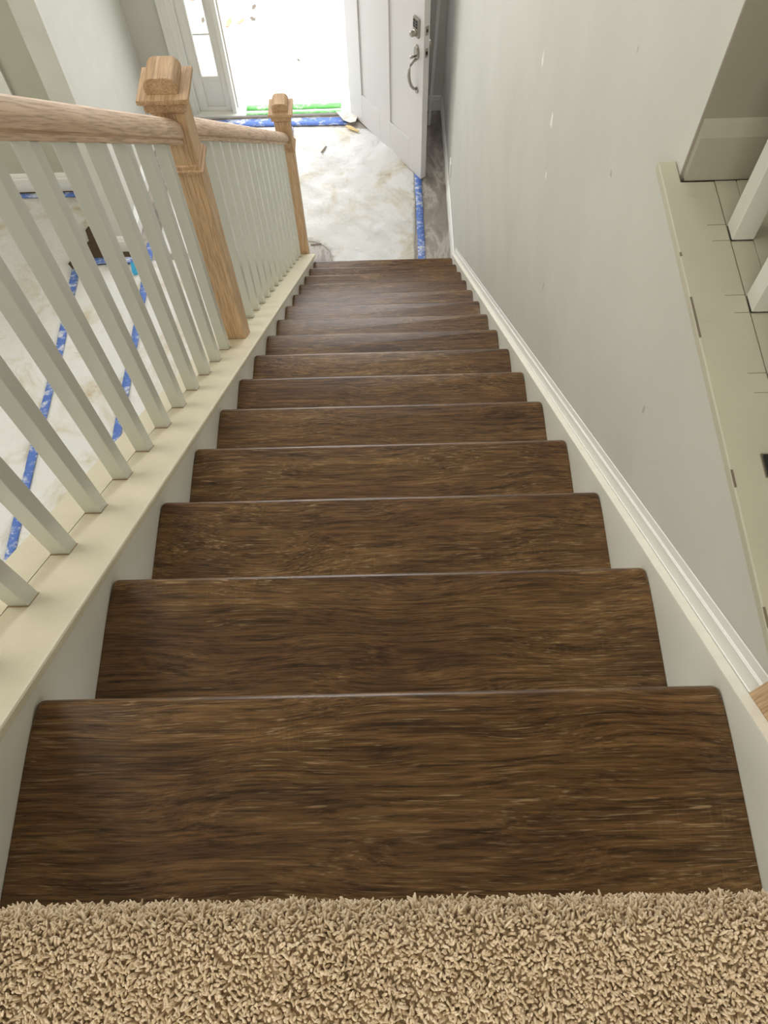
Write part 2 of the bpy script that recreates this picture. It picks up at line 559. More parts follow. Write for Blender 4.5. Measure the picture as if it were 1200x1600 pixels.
up_rail = thing('upper_railing', (0.992, 0.35, LEDGE), 'white square balusters of the upper hall railing on the right ledge', 'railing')
bm_me = None
for i, yb in enumerate(UB):
    o3 = ((bx0 + bx1) / 2, yb + .0155, LEDGE)
    if bm_me is None:
        vv, ff = box((bx0, yb, LEDGE), (bx1, yb + .031, LEDGE + .86))
        o = obj('baluster', vv, ff, 'baluster', up_rail, o3); bm_me = o.data
    else:
        o = obj('baluster', None, None, None, up_rail, o3, me=bm_me)
    bevel(o, .0015, 2)
ends = [.724] + [q for yb in UB for q in (yb + .031, yb)] + [LY0]
for a, b in zip(ends[0::2], ends[1::2]):
    obj('fillet', *box((bx0, b, LEDGE - .02), (bx1, a, LEDGE - .002)), 'ledge', up_rail)
RP = [(-.028, 0), (.028, 0), (.029, .03), (.022, .05), (.010, .058), (-.010, .058), (-.022, .05), (-.029, .03)]
xc = (bx0 + bx1) / 2
n = len(RP)
v = [(xc + a, -.03, LEDGE + .86 + b) for a, b in RP] + [(xc + a, .736, LEDGE + .86 + b) for a, b in RP]
f = [tuple(range(n)), tuple(range(2 * n - 1, n - 1, -1))] + [(i, (i + 1) % n, n + (i + 1) % n, n + i) for i in range(n)]
o = obj('handrail', v, f, 'oak_block', up_rail)
o['label'] = 'raw oak handrail of the upper railing'
# oak half newel whose foot is notched over the skirt of the stairs
ya, yb = -.022, -.112
poly = [(ya, -S * ya + .020), (ya, 1.25), (yb, 1.25), (yb, -S * yb + .020)]
o = obj('newel_post', *prism_x(poly, .916, 1.006), 'oak', up_rail, (.96, -.06, .06)); bevel(o, .002, 2)
o['label'] = 'raw oak newel post beside the top step, cut on the slope of the skirt'
# small dark plate on the ledge
pl = thing('floor_plate', (.955, .23, LEDGE), 'small black metal plate with pale rim lying on the right ledge', 'plate')
obj('rim', *box((.938, .212, LEDGE), (.975, .245, LEDGE + .003)), 'nickel', pl)
obj('insert', *box((.9405, .2145, LEDGE + .003), (.975, .2425, LEDGE + .005)), 'black', pl)

# ------------------------------------------------------------------ staircase
st = thing('staircase', (.45, 3.55, F), 'straight staircase with dark brown wood-look treads and white risers', 'staircase')
TT = .032


def tread_mesh():
    v, f = box((0, -RUN - .028, -TT), (W, 0, 0))
    me = bpy.data.meshes.new('tread')
    me.from_pydata(v, [], f)
    bm = bmesh.new(); bm.from_mesh(me)
    bmesh.ops.recalc_face_normals(bm, faces=bm.faces)
    es = [e for e in bm.edges if all(abs(q.co.y) < 1e-6 for q in e.verts)]
    vert = [e for e in es if abs(e.verts[0].co.z - e.verts[1].co.z) > .01]
    bmesh.ops.bevel(bm, geom=vert, offset=.011, segments=6, affect='EDGES', profile=.5)
    es = [e for e in bm.edges if all(abs(q.co.z) < 1e-6 for q in e.verts) and not all(abs(q.co.y + RUN + .028) < 1e-6 for q in e.verts)
          and min(q.co.y for q in e.verts) > -.02]
    bmesh.ops.bevel(bm, geom=es, offset=.0105, segments=5, affect='EDGES', profile=.5)
    bm.to_mesh(me); bm.free()
    me.materials.append(M['tread'])
    me.shade_smooth()
    me.set_sharp_from_angle(angle=math.radians(35))
    return me


tm = tread_mesh()
rm = None
for k in range(NT):
    o = obj('tread', None, None, None, st, (0, k * RUN, -k * RISE), me=tm)
for k in range(-1, NT):
    yk, zk = k * RUN, -k * RISE
    o3 = (W / 2, yk - .03, zk - RISE)
    if rm is None:
        vv, ff = box((0.001, yk - .04, zk - RISE), (W - .001, yk - .026, zk - TT))
        r = obj('riser', vv, ff, 'trim', st, o3); rm = r.data
    else:
        r = obj('riser', None, None, None, st, o3, me=rm)

# skirt boards
ye = 3.60
yt = -.35
polyL = [(yt, -S * yt + .034), (ye, -S * ye + .034), (ye, F), (ye - .35, F), (yt, -S * yt - .42)]
skl = obj('trim_skirt_left', *prism_x(polyL, -.018, -.0006), 'skirt')
tag(skl, 'painted skirt board along the left end of the dark treads', 'skirt board', kind='structure')
polyR = [(yt, -S * yt + .020), (ye, -S * ye + .020), (ye, F), (ye - .35, F), (yt, -S * yt - .42)]
skr = thing('trim_skirt_right', (.915, ye, F), 'white skirt board with stepped moulding along the right wall', 'skirt board', kind='structure')
obj('board', *prism_x(polyR, .9007, .9255), 'skirt', skr)
obj('top_edge', *slope([(.9010, .0195), (.9160, .0195), (.9160, .0215), (.9010, .0215)], yt, ye), 'cream', skr)
mp = [(.9255, .0215), (.9165, .0215), (.9165, .0235), (.9180, .0245), (.9195, .050), (.9190, .0525), (.9205, .0535), (.9205, .0545), (.9225, .0555), (.9240, .072), (.9255, .0735)]
obj('moulding', *slope(mp, -.022, ye), 'trim', skr)

# knee wall on the left with its sloped cap
polyK = [(yt, -S * yt + .030), (ye, -S * ye + .030), (ye, F), (yt, F)]
structure('wall_knee', prism_x(polyK, -.160, -.019), 'wall', 'low wall under the balustrade left of the stairs')
cap = thing('trim_cap', (-.08, 3.6, F), 'dusty cream sloped cap board carrying the white balusters', 'cap board', kind='structure')
CX0, CX1, BX0, BX1 = -.173, .010, -.101, -.070
HC = .053
yc = 3.612
o = obj('inner_board', *slope([(BX1 + .0008, HC - .020), (CX1 - .001, HC - .020), (CX1, HC - .018), (CX1, HC - .005), (CX1 - .0015, HC - .0015), (CX1 - .005, HC), (BX1 + .0008, HC)], yt, yc), 'cap', cap)
o = obj('outer_board', *slope([(CX0, HC - .020), (BX0 - .0008, HC - .020), (BX0 - .0008, HC), (CX0 + .004, HC), (CX0, HC - .004)], yt, yc), 'cap', cap)
o = obj('under_trim', *slope([(-.0006, HC - .034), (.0005, HC - .034), (.0035, HC - .030), (.005, HC - .020), (-.0006, HC - .020)], yt, yc - .004), 'cream', cap)

# ------------------------------------------------------------------ balustrade
bal = thing('stair_balustrade', (-.0855, 3.667, F), 'raw oak newel posts and handrail with white balusters along the left of the stairs', 'railing')
HRU, HRL = .880, .897


def newel(name_label, yf, zbase, ztop, zblock, zplate, zcove, zband, slopebase):
    xc, hw = -.080, .042
    ycn = yf + hw
    if slopebase:
        poly = [(yf, -S * yf + HC), (yf + 2 * hw, -S * (yf + 2 * hw) + HC), (yf + 2 * hw, zcove + .01), (yf, zcove + .01)]
    else:
        poly = [(yf, zbase), (yf + 2 * hw, zbase), (yf + 2 * hw, zcove + .01), (yf, zcove + .01)]
    o = obj('newel_post', *prism_x(poly, xc - hw, xc + hw), 'oak', bal, (xc, ycn, zbase)); bevel(o, .002, 2)
    o['label'] = name_label

    def ring(prof):   # square stack (half width, z)
        v, f = [], []
        for a, z in prof:
            v += [(xc - a, ycn - a, z), (xc + a, ycn - a, z), (xc + a, ycn + a, z), (xc - a, ycn + a, z)]
        for j in range(len(prof) - 1):
            for i in range(4):
                f.append((4 * j + i, 4 * j + (i + 1) % 4, 4 * j + 4 + (i + 1) % 4, 4 * j + 4 + i))
        f.append((0, 1, 2, 3)); n = 4 * (len(prof) - 1); f.append((n, n + 1, n + 2, n + 3))
        return v, f
    c = obj('collar', *ring([(hw + .0005, zband[0] - .002), (hw + .011, zband[0]), (hw + .011, zband[0] + .008), (hw + .006, zband[0] + .010), (hw + .0045, zband[1] - .002), (hw + .0005, zband[1])]), 'oak_block', o, (xc, ycn, zband[0]))
    e = .0655
    c = obj('cove', *ring([(hw + .0005, zcove), (hw + .003, zcove + .004), (hw + .004, zcove + .012), (hw + .012, zcove + .014), (hw + .0125, zcove + .020), (e - .012, zplate[0] - .004), (e - .010, zplate[0])]), 'oak_block', o, (xc, ycn, zcove))
    c = obj('cap_plate', *ring([(e - .006, zplate[0]), (e, zplate[0] + .006), (e, zplate[1] - .001), (e - .001, zplate[1])]), 'oak_block', o, (xc, ycn, zplate[0]))
    # top block: rounded shoulders, extruded toward the viewer
    w, h = .0435, ztop - zplate[1]
    pr = [(-w * .93, 0)]
    pr += [(-w, h * .42), (-w * .98, h * .55), (-w * .90, h * .74), (-w * .74, h * .91), (-w * .55, h)]
    pr += [(-a, b) for a, b in reversed(pr)]
    n = len(pr)
    v = [(xc + a, ycn - .044, zplate[1] + b) for a, b in pr] + [(xc + a, ycn + .044, zplate[1] + b) for a, b in pr]
    f = [tuple(range(n)), tuple(range(2 * n - 1, n - 1, -1))] + [(i, (i + 1) % n, n + (i + 1) % n, n + i) for i in range(n)]
    c = obj('cap_block', v, f, 'oak_block', o, (xc, ycn, zplate[1]))
    bevel(c, .0015, 2)
    return o


newel('tall raw oak newel post in the middle of the balustrade', 1.605, -1.45, -.261, 0, (-.3235, -.305), -.362, (-.546, -.524), True)
newel('raw oak newel post at the foot of the stairs', 3.625, F, -1.8625, 0, (-1.933, -1.911), -1.975, (-2.165, -2.143), False)
newel('raw oak newel post at the head of the stairs', -.34, .2, 1.32, 0, (1.26, 1.28), 1.22, (1.03, 1.05), True)

XR = -.0835
prof = [(-.021, 0), (.021, 0), (.0225, .004), (.0225, .0125), (.0205, .0145), (.0205, .017), (.0265, .020), (.0295, .030), (.0295, .046), (.026, .062), (.018, .075), (.008, .0805),
        (-.008, .0805), (-.018, .075), (-.026, .062), (-.0295, .046), (-.0295, .030), (-.0265, .020), (-.0205, .017), (-.0205, .0145), (-.0225, .0125), (-.0225, .004)]


def rail(y0, y1, h):
    v, f = slope([(XR + a, h + b) for a, b in prof], y0, y1)
    o = obj('handrail', v, f, 'oak_rail', bal, (XR, (y0 + y1) / 2, -S * (y0 + y1) / 2 + h))
    o.data.shade_smooth(); o.data.set_sharp_from_angle(angle=math.radians(28))
    return o


rail(-.257, 1.6045, HRU)['label'] = 'raw oak handrail from the top step to the middle newel'
rail(1.6895, 3.6245, HRL)['label'] = 'raw oak handrail from the middle newel down to the last newel'


def baluster_set(ys, h):
    me = None
    gme = None
    for y in ys:
        o3 = ((BX0 + BX1) / 2, y + .0155, -S * y + HC)
        if me is None:
            poly = [(y, -S * y + HC), (y + .031, -S * (y + .031) + HC), (y + .031, -S * (y + .031) + h), (y, -S * y + h)]
            b = obj('baluster', *prism_x(poly, BX0, BX1), 'baluster', bal, o3); me = b.data
            vv, ff = slope([(BX0 - .0007, HC - .004), (BX1 + .0007, HC - .004), (BX1 + .0007, HC + .0012), (BX0 - .0007, HC + .0012)], y - .0016, y + .0318)
            g = obj('glue_line', vv, ff, 'glue', b, o3); gme = g.data
        else:
            b = obj('baluster', None, None, None, bal, o3, me=me)
            g = obj('glue_line', None, None, None, b, o3, me=gme)
        bevel(b, .0012, 2)


YU = [.159 + .1314 * k for k in range(-3, 11)]
YL = [1.913 + .1314 * k for k in range(-1, 13)]
baluster_set(YU, HRU)
baluster_set(YL, HRL)
for ys, a0, a1 in ((YU, -.25, 1.605), (YL, 1.689, 3.612)):
    edges = [a0] + [q for y in ys for q in (y, y + .031)] + [a1]
    for a, b in zip(edges[0::2], edges[1::2]):
        if b - a > .005:
            obj('fillet', *slope([(BX0, HC - .015), (BX1, HC - .015), (BX1, HC - .0012), (BX0, HC - .0012)], a, b), 'cap', bal)

# ------------------------------------------------------------------ unseen window added above the door around the foyer fill light
w2 = thing('window_3', (.08, YF, .03), 'added unseen foyer window around the fill light above the front door', 'window', kind='structure')
for a, b in (((-.74, .03), (-.71, 1.87)), ((.87, .03), (.90, 1.87)), ((-.71, .03), (.87, .06)), ((-.71, 1.84), (.87, 1.87)), ((.06, .06), (.10, 1.84))):
    obj('frame_bar', *box((a[0], YF, a[1]), (b[0], YF + .04, b[1])), 'trim', w2)

# ------------------------------------------------------------------ front door, frame and sidelight
fr = thing('door_frame', (-.35, YF, F), 'white front door frame with side jambs and threshold', 'door frame', kind='structure')
fr['kind'] = 'structure'
DX0, DX1 = -.640, .235           # clear door opening


def fbox(name, a, b, par=fr, mat='trim', bv=.002):
    o = obj(name, *box(a, b), mat, par)
    if bv:
        bevel(o, bv, 1)
    return o


# interior casing (stepped)
MX = lambda x, m: (DX0 + DX1 - x) if m else x


def mbox(name, a, b, m, par=fr, mat='trim', bv=.002):
    x0, x1 = sorted((MX(a[0], m), MX(b[0], m)))
    return fbox(name, (x0, a[1], a[2]), (x1, b[1], b[2]), par, mat, bv)


for m in (0, 1):
    mbox('casing', (-1.032, YF - .016, F), (-.945, YF, ZH + .09), m)
    mbox('casing_band', (-1.032, YF - .024, F), (-1.012, YF - .016, ZH + .09), m)
    mbox('casing_band', (-.975, YF - .022, F), (-.962, YF - .016, ZH + .07), m)
    mbox('jamb', (-1.0, YF, F), (-.925, YF + .14, ZH), m)
    mbox('jamb', (-.672, YF - .004, F), (DX0, YF + .14, ZH), m)
fbox('head_casing', (-1.032, YF - .018, ZH), (MX(-1.032, 1), YF, ZH + .09))
fbox('head_jamb', (-1.0, YF, ZH - .04), (MX(-1.0, 1), YF + .14, ZH))
fbox('weather_strip', (-.640, YF + .045, F + .03), (-.630, YF + .06, ZH - .04), mat='nickel', bv=0)
fbox('threshold', (-1.0, YF - .035, F), (MX(-1.0, 1), YF + .14, F + .022), mat='trim')
GX0, GX1, GZ0, GZ1 = -.848, -.731, -2.857, ZH - .13
for m, lab in ((0, 'narrow sidelight window with thin muntin left of the open front door'), (1, 'added unseen sidelight window behind the open front door leaf')):  # the mirrored one is added unseen to let sky light behind the door
    sl = thing('window_%d' % (m + 1), (MX(-.8, m), YF + .05, F), lab, 'window', kind='structure')
    mbox('stile', (-.925, YF + .03, F + .022), (GX0 - .012, YF + .075, ZH - .04), m, sl)
    mbox('stile', (GX1 + .012, YF + .03, F + .022), (-.672, YF + .075, ZH - .04), m, sl)
    mbox('rail', (GX0 - .012, YF + .03, F + .022), (GX1 + .012, YF + .075, F + .05), m, sl)
    mbox('rail', (GX0 - .012, YF + .03, GZ0 - .045), (GX1 + .012, YF + .075, GZ0 - .012), m, sl)
    mbox('rail', (GX0 - .012, YF + .03, GZ1 + .012), (GX1 + .012, YF + .075, ZH - .04), m, sl)
    mbox('panel', (GX0 - .012, YF + .045, F + .05), (GX1 + .012, YF + .07, GZ0 - .045), m, sl)
    for a, b in (((GX0 - .014, YF + .020, GZ0 - .014), (GX0, YF + .05, GZ1 + .014)), ((GX1, YF + .020, GZ0 - .014), (GX1 + .014, YF + .05, GZ1 + .014)),
                 ((GX0, YF + .020, GZ0 - .014), (GX1, YF + .05, GZ0)), ((GX0, YF + .020, GZ1), (GX1, YF + .05, GZ1 + .014))):
        mbox('glazing_bead', a, b, m, sl, bv=.003)
    zs = [GZ0]
    for z in (-2.553, -2.249, -1.945, -1.641, -1.337):
        mbox('muntin', (GX0, YF + .04, z - .007), (GX1, YF + .055, z + .007), m, sl, bv=0)
        zs.append(z)
    zs.append(GZ1)
    for a, b in zip(zs[:-1], zs[1:]):
        mbox('pane', (GX0, YF + .055, a), (GX1, YF + .059, b), m, sl, 'glass', 0)

# door leaf built in local (s along leaf, t toward the outside face, z) coordinates
HP = Vector((.227, 5.227, 0))
dd = Vector((.5692, -.8222, 0)).normalized()
nn = Vector((dd.y, -dd.x, 0))              # outside face, now turned toward the stairs


def D(s, t, z):
    p = HP + dd * s + nn * t
    return (p.x, p.y, F + z)


def dbox(a, b):
    v, f = box(a, b)
    return [D(*q) for q in v], f


dr = thing('door_1', tuple(HP + Vector((0, 0, F))), 'white panelled front door standing open with keypad lock and grip handle', 'door', kind='structure')
TH, DW, DH, GAP = .045, .890, 2.04, .012
sx = [0, .163, .392, .520, .742, DW]


def dpart(name, a, b, mat='door', bv=.0015, par=None):
    o = obj(name, *dbox(a, b), mat, par or dr)
    if bv:
        bevel(o, bv, 1)
    return o


for i in (0, 2, 4):
    dpart('stile', (sx[i], -TH, GAP), (sx[i + 1], 0, DH))
for i in (1, 3):
    dpart('rail', (sx[i], -TH, GAP), (sx[i + 1], 0, .255))
    dpart('rail', (sx[i], -TH, 1.30), (sx[i + 1], 0, 1.42))
    dpart('rail', (sx[i], -TH, DH - .13), (sx[i + 1], 0, DH))
    dpart('panel', (sx[i], -TH + .012, .255), (sx[i + 1], -.010, 1.30))
    dpart('panel', (sx[i], -TH + .012, 1.42), (sx[i + 1], -.010, DH - .13))
dpart('door_sweep', (0.01, -TH + .01, .002), (DW - .01, -.006, GAP), 'darkmetal', 0)

# keypad deadbolt
a0 = .822
lk = dpart('deadbolt_plate', (a0 - .031, .0, 1.046), (a0 + .031, .016, 1.168), 'nickel', .007)
lk.modifiers['bevel'].segments = 3
for r_ in range(3):
    for c_ in (-1, 1):
        dpart('key_button', (a0 + c_ * .012 - .008, .016, 1.106 + r_ * .018), (a0 + c_ * .012 + .008, .018, 1.118 + r_ * .018), 'darkmetal', 0, lk)
v, f = lathe([(.021, 0), (.022, .006), (.019, .012), (.017, .03), (.012, .034)], D(a0 - .002, .016, 1.075), tuple(nn), 20)
obj('turn_knob', v, f, 'nickel', lk, smooth=False)
# grip handle set
pts = []
hp = []
for i in range(20):
    q = 2 * math.pi * i / 20
    hp.append((a0 + .003 + .024 * math.cos(q), .948 + .049 * math.sin(q)))
v = [D(s, 0, z) for s, z in hp] + [D(s, .010, z) for s, z in hp] + [D(a0 + .003 + (s - a0 - .003) * .8, .014, .948 + (z - .948) * .86) for s, z in hp]
f = [tuple(range(20)), tuple(range(40, 60))] + [(j * 20 + i, j * 20 + (i + 1) % 20, j * 20 + 20 + (i + 1) % 20, j * 20 + 20 + i) for j in (0, 1) for i in range(20)]
hs = obj('grip_plate', v, f, 'nickel', dr)
cv = [(.010, .905), (.030, .900), (.052, .885), (.064, .855), (.067, .820), (.062, .780), (.048, .740), (.030, .712), (.014, .700), (.006, .695)]
obj('grip_handle', *tube([D(a0 + .006, t_, z) for t_, z in cv], [.009, .009, .0085, .009, .0105, .011, .010, .009, .008, .007], 12), 'nickel', hs, smooth=True)
obj('thumb_latch', *tube([D(a0 + .003, .012, .925), D(a0 + .003, .035, .928), D(a0 + .003, .052, .936)], [.006, .008, .010], 8), 'nickel', hs, smooth=True)
hp2 = [(a0 + .008 + .014 * math.cos(2 * math.pi * i / 16), .690 + .024 * math.sin(2 * math.pi * i / 16)) for i in range(16)]
v = [D(s, 0, z) for s, z in hp2] + [D(s, .008, z) for s, z in hp2]
f = [tuple(range(16)), tuple(range(31, 15, -1))] + [(i, (i + 1) % 16, 16 + (i + 1) % 16, 16 + i) for i in range(16)]
obj('grip_foot', v, f, 'nickel', hs)
# latch plates in the door edge
for z in (1.108, .965):
    e = dpart('latch_plate', (DW, -TH + .010, z - .028), (DW + .0018, -.012, z + .028), 'nickel', 0)
    dpart('latch_bolt', (DW + .0018, -TH + .016, z - .010), (DW + (.006 if z < 1 else .0022), -.018, z + .010), 'darkmetal', 0, e)
# inside fittings that show past the edge
e = dpart('inside_lock_cover', (a0 - .03, -TH - .020, 1.03), (a0 + .034, -TH, 1.24), 'darkmetal', .004)
v, f = lathe([(.03, 0), (.028, .006), (.012, .010), (.012, .028), (.026, .036), (.03, .05), (.022, .062)], D(a0, -TH, .965), tuple(-nn), 18)
obj('inside_knob', v, f, 'nickel', dr)
for z in (.25, 1.02, 1.80):
    obj('hinge', *tube([D(-.006, -.010, z - .05), D(-.006, -.010, z + .05)], [.008, .008], 8), 'nickel', dr)

# outlet plate on the right wall
ol = thing('outlet_plate', (WALLX, 4.275, F + .295), 'white outlet plate low on the right wall beyond the door', 'outlet')
o = obj('plate', *box((WALLX - .007, 4.24, F + .24), (WALLX, 4.312, F + .355)), 'trim', ol); bevel(o, .002, 1)
for z in (.275, .32):
    obj('socket', *box((WALLX - .0085, 4.262, F + z - .014), (WALLX - .007, 4.29, F + z + .014)), 'skirt', ol)

# white trim strip leaning in the corner behind the door
p0, p1 = Vector((.818, 5.08, F)), Vector((.915, 5.235, F + 1.9))
dv = (p1 - p0).normalized(); u = dv.cross(Vector((0, 1, 0))).normalized(); w = dv.cross(u)
v = [tuple(p + u * a * .010 + w * b * .007) for p in (p0, p1) for a, b in ((-1, -1), (1, -1), (1, 1), (-1, 1))]
o = obj('trim_strip', v, [(0, 1, 2, 3), (4, 5, 6, 7), (0, 1, 5, 4), (1, 2, 6, 5), (2, 3, 7, 6), (3, 0, 4, 7)], 'trim', None, tuple(p0))
tag(o, 'thin white trim strip leaning in the corner behind the open door', 'trim strip')

# ------------------------------------------------------------------ floor paper and tape
def inside(poly, x, y):
    c = False
    n = len(poly)
    for i in range(n):
        (x0, y0), (x1, y1) = poly[i], poly[i - 1]
        if (y0 > y) != (y1 > y) and x < (x1 - x0) * (y - y0) / (y1 - y0) + x0:
            c = not c
    return c


def edist(poly, x, y):
    d = 9
    n = len(poly)
    p = Vector((x, y))
    for i in range(n):
        a, b = Vector(poly[i]), Vector(poly[i - 1])
        ab = b - a
        t = max(0, min(1, (p - a).dot(ab) / max(ab.length_squared, 1e-9)))
        d = min(d, (p - a - ab * t).length)
    return d


PAPER_PTS = []


def top_z(x, y):
    """height of the paper at x, y"""
    near = [p for p in PAPER_PTS if abs(p[0] - x) < .05 and abs(p[1] - y) < .05]
    return max((p[2] for p in near), default=F) + .0015


def paper(name, poly, label, amp, step, seed, zb=.002):
    """thin sheet triangulated from its outline with an inner grid, wrinkled by noise"""
    bm = bmesh.new()
    ring = []
    n = len(poly)
    for i in range(n):
        a, b = Vector(poly[i]), Vector(poly[(i + 1) % n])
        m = max(1, int((b - a).length / step))
        for j in range(m):
            ring.append(a.lerp(b, j / m))
    from mathutils.geometry import delaunay_2d_cdt
    pts = list(ring)
    xs = [p[0] for p in poly]; ys = [p[1] for p in poly]
    rnd = random.Random(seed)
    x = min(xs)
    while x < max(xs):
        y = min(ys)
        while y < max(ys):
            px, py = x + rnd.uniform(-.25, .25) * step, y + rnd.uniform(-.25, .25) * step
            if inside(poly, px, py) and edist(poly, px, py) > step * .5:
                pts.append(Vector((px, py)))
            y += step
        x += step
    edges = [(i, (i + 1) % len(ring)) for i in range(len(ring))]
    vv, ee, ff, *_ = delaunay_2d_cdt(pts, edges, [], 1, 1e-5)
    V = []
    for p in vv:
        e = min(1, edist(poly, p.x, p.y) / .10)
        q = Vector((p.x * 2.3 + seed, p.y * 2.3, seed * 3.1))
        r1 = 1 - abs(mnoise.noise(q * 1.0 + Vector((0, 0, 2)))) * 2.2
        r2 = 1 - abs(mnoise.noise(Vector((p.x * 1.6 - p.y * 1.2, p.x * 5.0 + p.y * 4.2, seed)))) * 2.4
        r3 = mnoise.fractal(q * 3, 1.0, 2.0, 4) * .35
        h = max(0, r1 * .35 + max(0, r2) * .55 + r3 + .1)
        V.append((p.x, p.y, F + zb + amp * h * e))
    PAPER_PTS.extend(V)
    me = bpy.data.meshes.new(name)
    c = Vector((sum(xs) / n, sum(ys) / n, F))
    me.from_pydata([tuple(Vector(q) - c) for q in V], [], [tuple(q) for q in ff])
    bm.free()
    me.materials.append(M['paper'])
    me.shade_smooth()
    o = bpy.data.objects.new(name, me)
    o.location = c
    COL.objects.link(o)
    m = o.modifiers.new('thickness', 'SOLIDIFY'); m.thickness = .0012; m.offset = 1
    return tag(o, label, 'paper', 'floor protection papers')


paper('floor_paper', [(-.205, 5.09), (-.205, 3.96), (-.10, 3.945), (-.02, 3.93), (.04, 3.895), (.085, 3.84), (.105, 3.76), (.11, 3.58), (.66, 3.58), (.69, 4.2), (.70, 5.02), (.26, 5.06), (.1, 5.075)],
      'wrinkled white floor paper in front of the open door', .030, .026, 3)
paper('floor_paper', [(-1.10, 3.86), (-.23, 3.84), (-.23, 5.10), (-1.10, 5.10)], 'white floor paper behind the lower balusters beside the sidelight window', .008, .06, 5)
paper('floor_paper', [(-1.225, .2), (-.165, .2), (-.165, 3.80), (-1.155, 3.80)], 'white floor paper nearest the balustrade between the cap board and right blue tape line', .006, .06, 8)
paper('floor_paper', [(-1.735, .2), (-1.237, .2), (-1.172, 3.78), (-1.645, 3.775)], 'white floor paper between the two long blue tape lines', .006, .06, 11)
paper('floor_paper', [(-3.2, .2), (-1.745, .2), (-1.665, 3.72), (-1.72, 3.79), (-1.70, 3.84), (-1.63, 3.96), (-1.605, 4.0), (-1.63, 4.06), (-1.645, 4.10), (-1.63, 4.135), (-1.60, 4.14), (-1.605, 4.19), (-1.55, 4.22), (-1.44, 4.44), (-3.2, 4.44)],
      'yellowed floor paper with torn edge left of the left blue tape line', .006, .07, 14)


def tape(name, pts, wid, mat, label, group, zb, seed=0):
    rnd = random.Random(seed)
    P = [Vector((x, y, 0)) for x, y in pts]
    fine = []
    for a, b in zip(P[:-1], P[1:]):
        m = max(1, int((b - a).length / .06))
        fine += [a.lerp(b, j / m) for j in range(m)]
    fine.append(P[-1])
    v, f = [], []
    for i, p in enumerate(fine):
        d = (fine[min(i + 1, len(fine) - 1)] - fine[max(i - 1, 0)]).normalized()
        nrm = Vector((-d.y, d.x, 0))
        w0, w1 = wid / 2 + rnd.uniform(-1, 1) * .0015, wid / 2 + rnd.uniform(-1, 1) * .0015
        for s_, dz in ((-w0, .0), (0, 0.0003), (w1, .0)):
            q = p + nrm * s_
            v.append((q.x, q.y, F + zb + dz))
    for i in range(len(fine) - 1):
        for j in range(2):
            f.append((3 * i + j, 3 * i + j + 1, 3 * i + 4 + j, 3 * i + 3 + j))
    c = sum(fine, Vector()) / len(fine)
    o = obj(name, v, f, mat, None, (c.x, c.y, F), smooth=True)
    m = o.modifiers.new('thickness', 'SOLIDIFY'); m.thickness = .0006; m.offset = 1
    return tag(o, label, 'tape', group)


G = 'blue masking tape on the floor'
tape('masking_tape', [(-1.655, 3.74), (-1.660, 3.0), (-1.697, 2.23), (-1.715, 1.5), (-1.735, .4)], .055, 'blue', 'long blue tape line on the left floor paper', G, .0078, 1)
tape('masking_tape', [(-1.165, 3.96), (-1.168, 3.55), (-1.175, 3.2), (-1.20, 2.44), (-1.215, 1.6), (-1.23, .4)], .050, 'blue', 'long blue tape line nearer the balustrade', G, .0078, 2)
tape('masking_tape', [(-1.66, 3.80), (-1.21, 3.802)], .055, 'blue', 'short blue tape strip crossing beside the dark bare floor', G, .012, 3)
tape('masking_tape', [(-3.0, 4.447), (-1.46, 4.452)], .045, 'blue', 'blue tape strip along the shaded living room baseboard', G, .006, 4)
tape('masking_tape', [(.715, 3.6), (.716, 4.4), (.722, 5.0)], .050, 'blue', 'blue tape strip along the right edge of the entry paper', G, .009, 5)
tape('masking_tape', [(-.98, 5.15), (-.3, 5.15), (.2, 5.14)], .085, 'blue', 'blue tape strip across the floor in front of the threshold', G, .006, 6)
tape('masking_tape', [(-.232, 5.09), (-.232, 4.72)], .045, 'blue', 'short blue tape strip beside the lower newel post', G, .013, 7)
tape('masking_tape', [(-.57, YF - .020), (.155, YF - .018)], .028, 'green', 'green tape strip along the door threshold', None, .0235, 8)
tape('masking_tape', [(-.57, YF + .045), (.155, YF + .045)], .060, 'green', 'second green tape strip on the outer half of the threshold', None, .0235, 9)

# ------------------------------------------------------------------ debris
def blob(name, c, poly, th, mat, label, cat, curl=0.0, group=None):
    """small thin piece outlined by poly around c (x, y, z), ends curled up"""
    n = len(poly)
    top, bot = [], []
    for x, y in poly:
        k = curl * (x * x + y * y)
        bot.append((c[0] + x, c[1] + y, c[2] + k)); top.append((c[0] + x, c[1] + y, c[2] + k + th))
    v = bot + top + [(c[0], c[1], c[2]), (c[0], c[1], c[2] + th)]
    f = [(i, (i + 1) % n, n + (i + 1) % n, n + i) for i in range(n)]
    f += [(i, (i + 1) % n, 2 * n) for i in range(n)] + [(n + i, n + (i + 1) % n, 2 * n + 1) for i in range(n)]
    o = obj(name, v, f, mat, None, c)
    return tag(o, label, cat, group)


def leafpoly(r, a, el=.45, lob=.2):
    out = []
    for i in range(14):
        q = 2 * math.pi * i / 14
        rr = r * (1 + lob * math.cos(5 * q))
        x, y = rr * math.cos(q), rr * el * math.sin(q)
        out.append((x * math.cos(a) - y * math.sin(a), x * math.sin(a) + y * math.cos(a)))
    return out


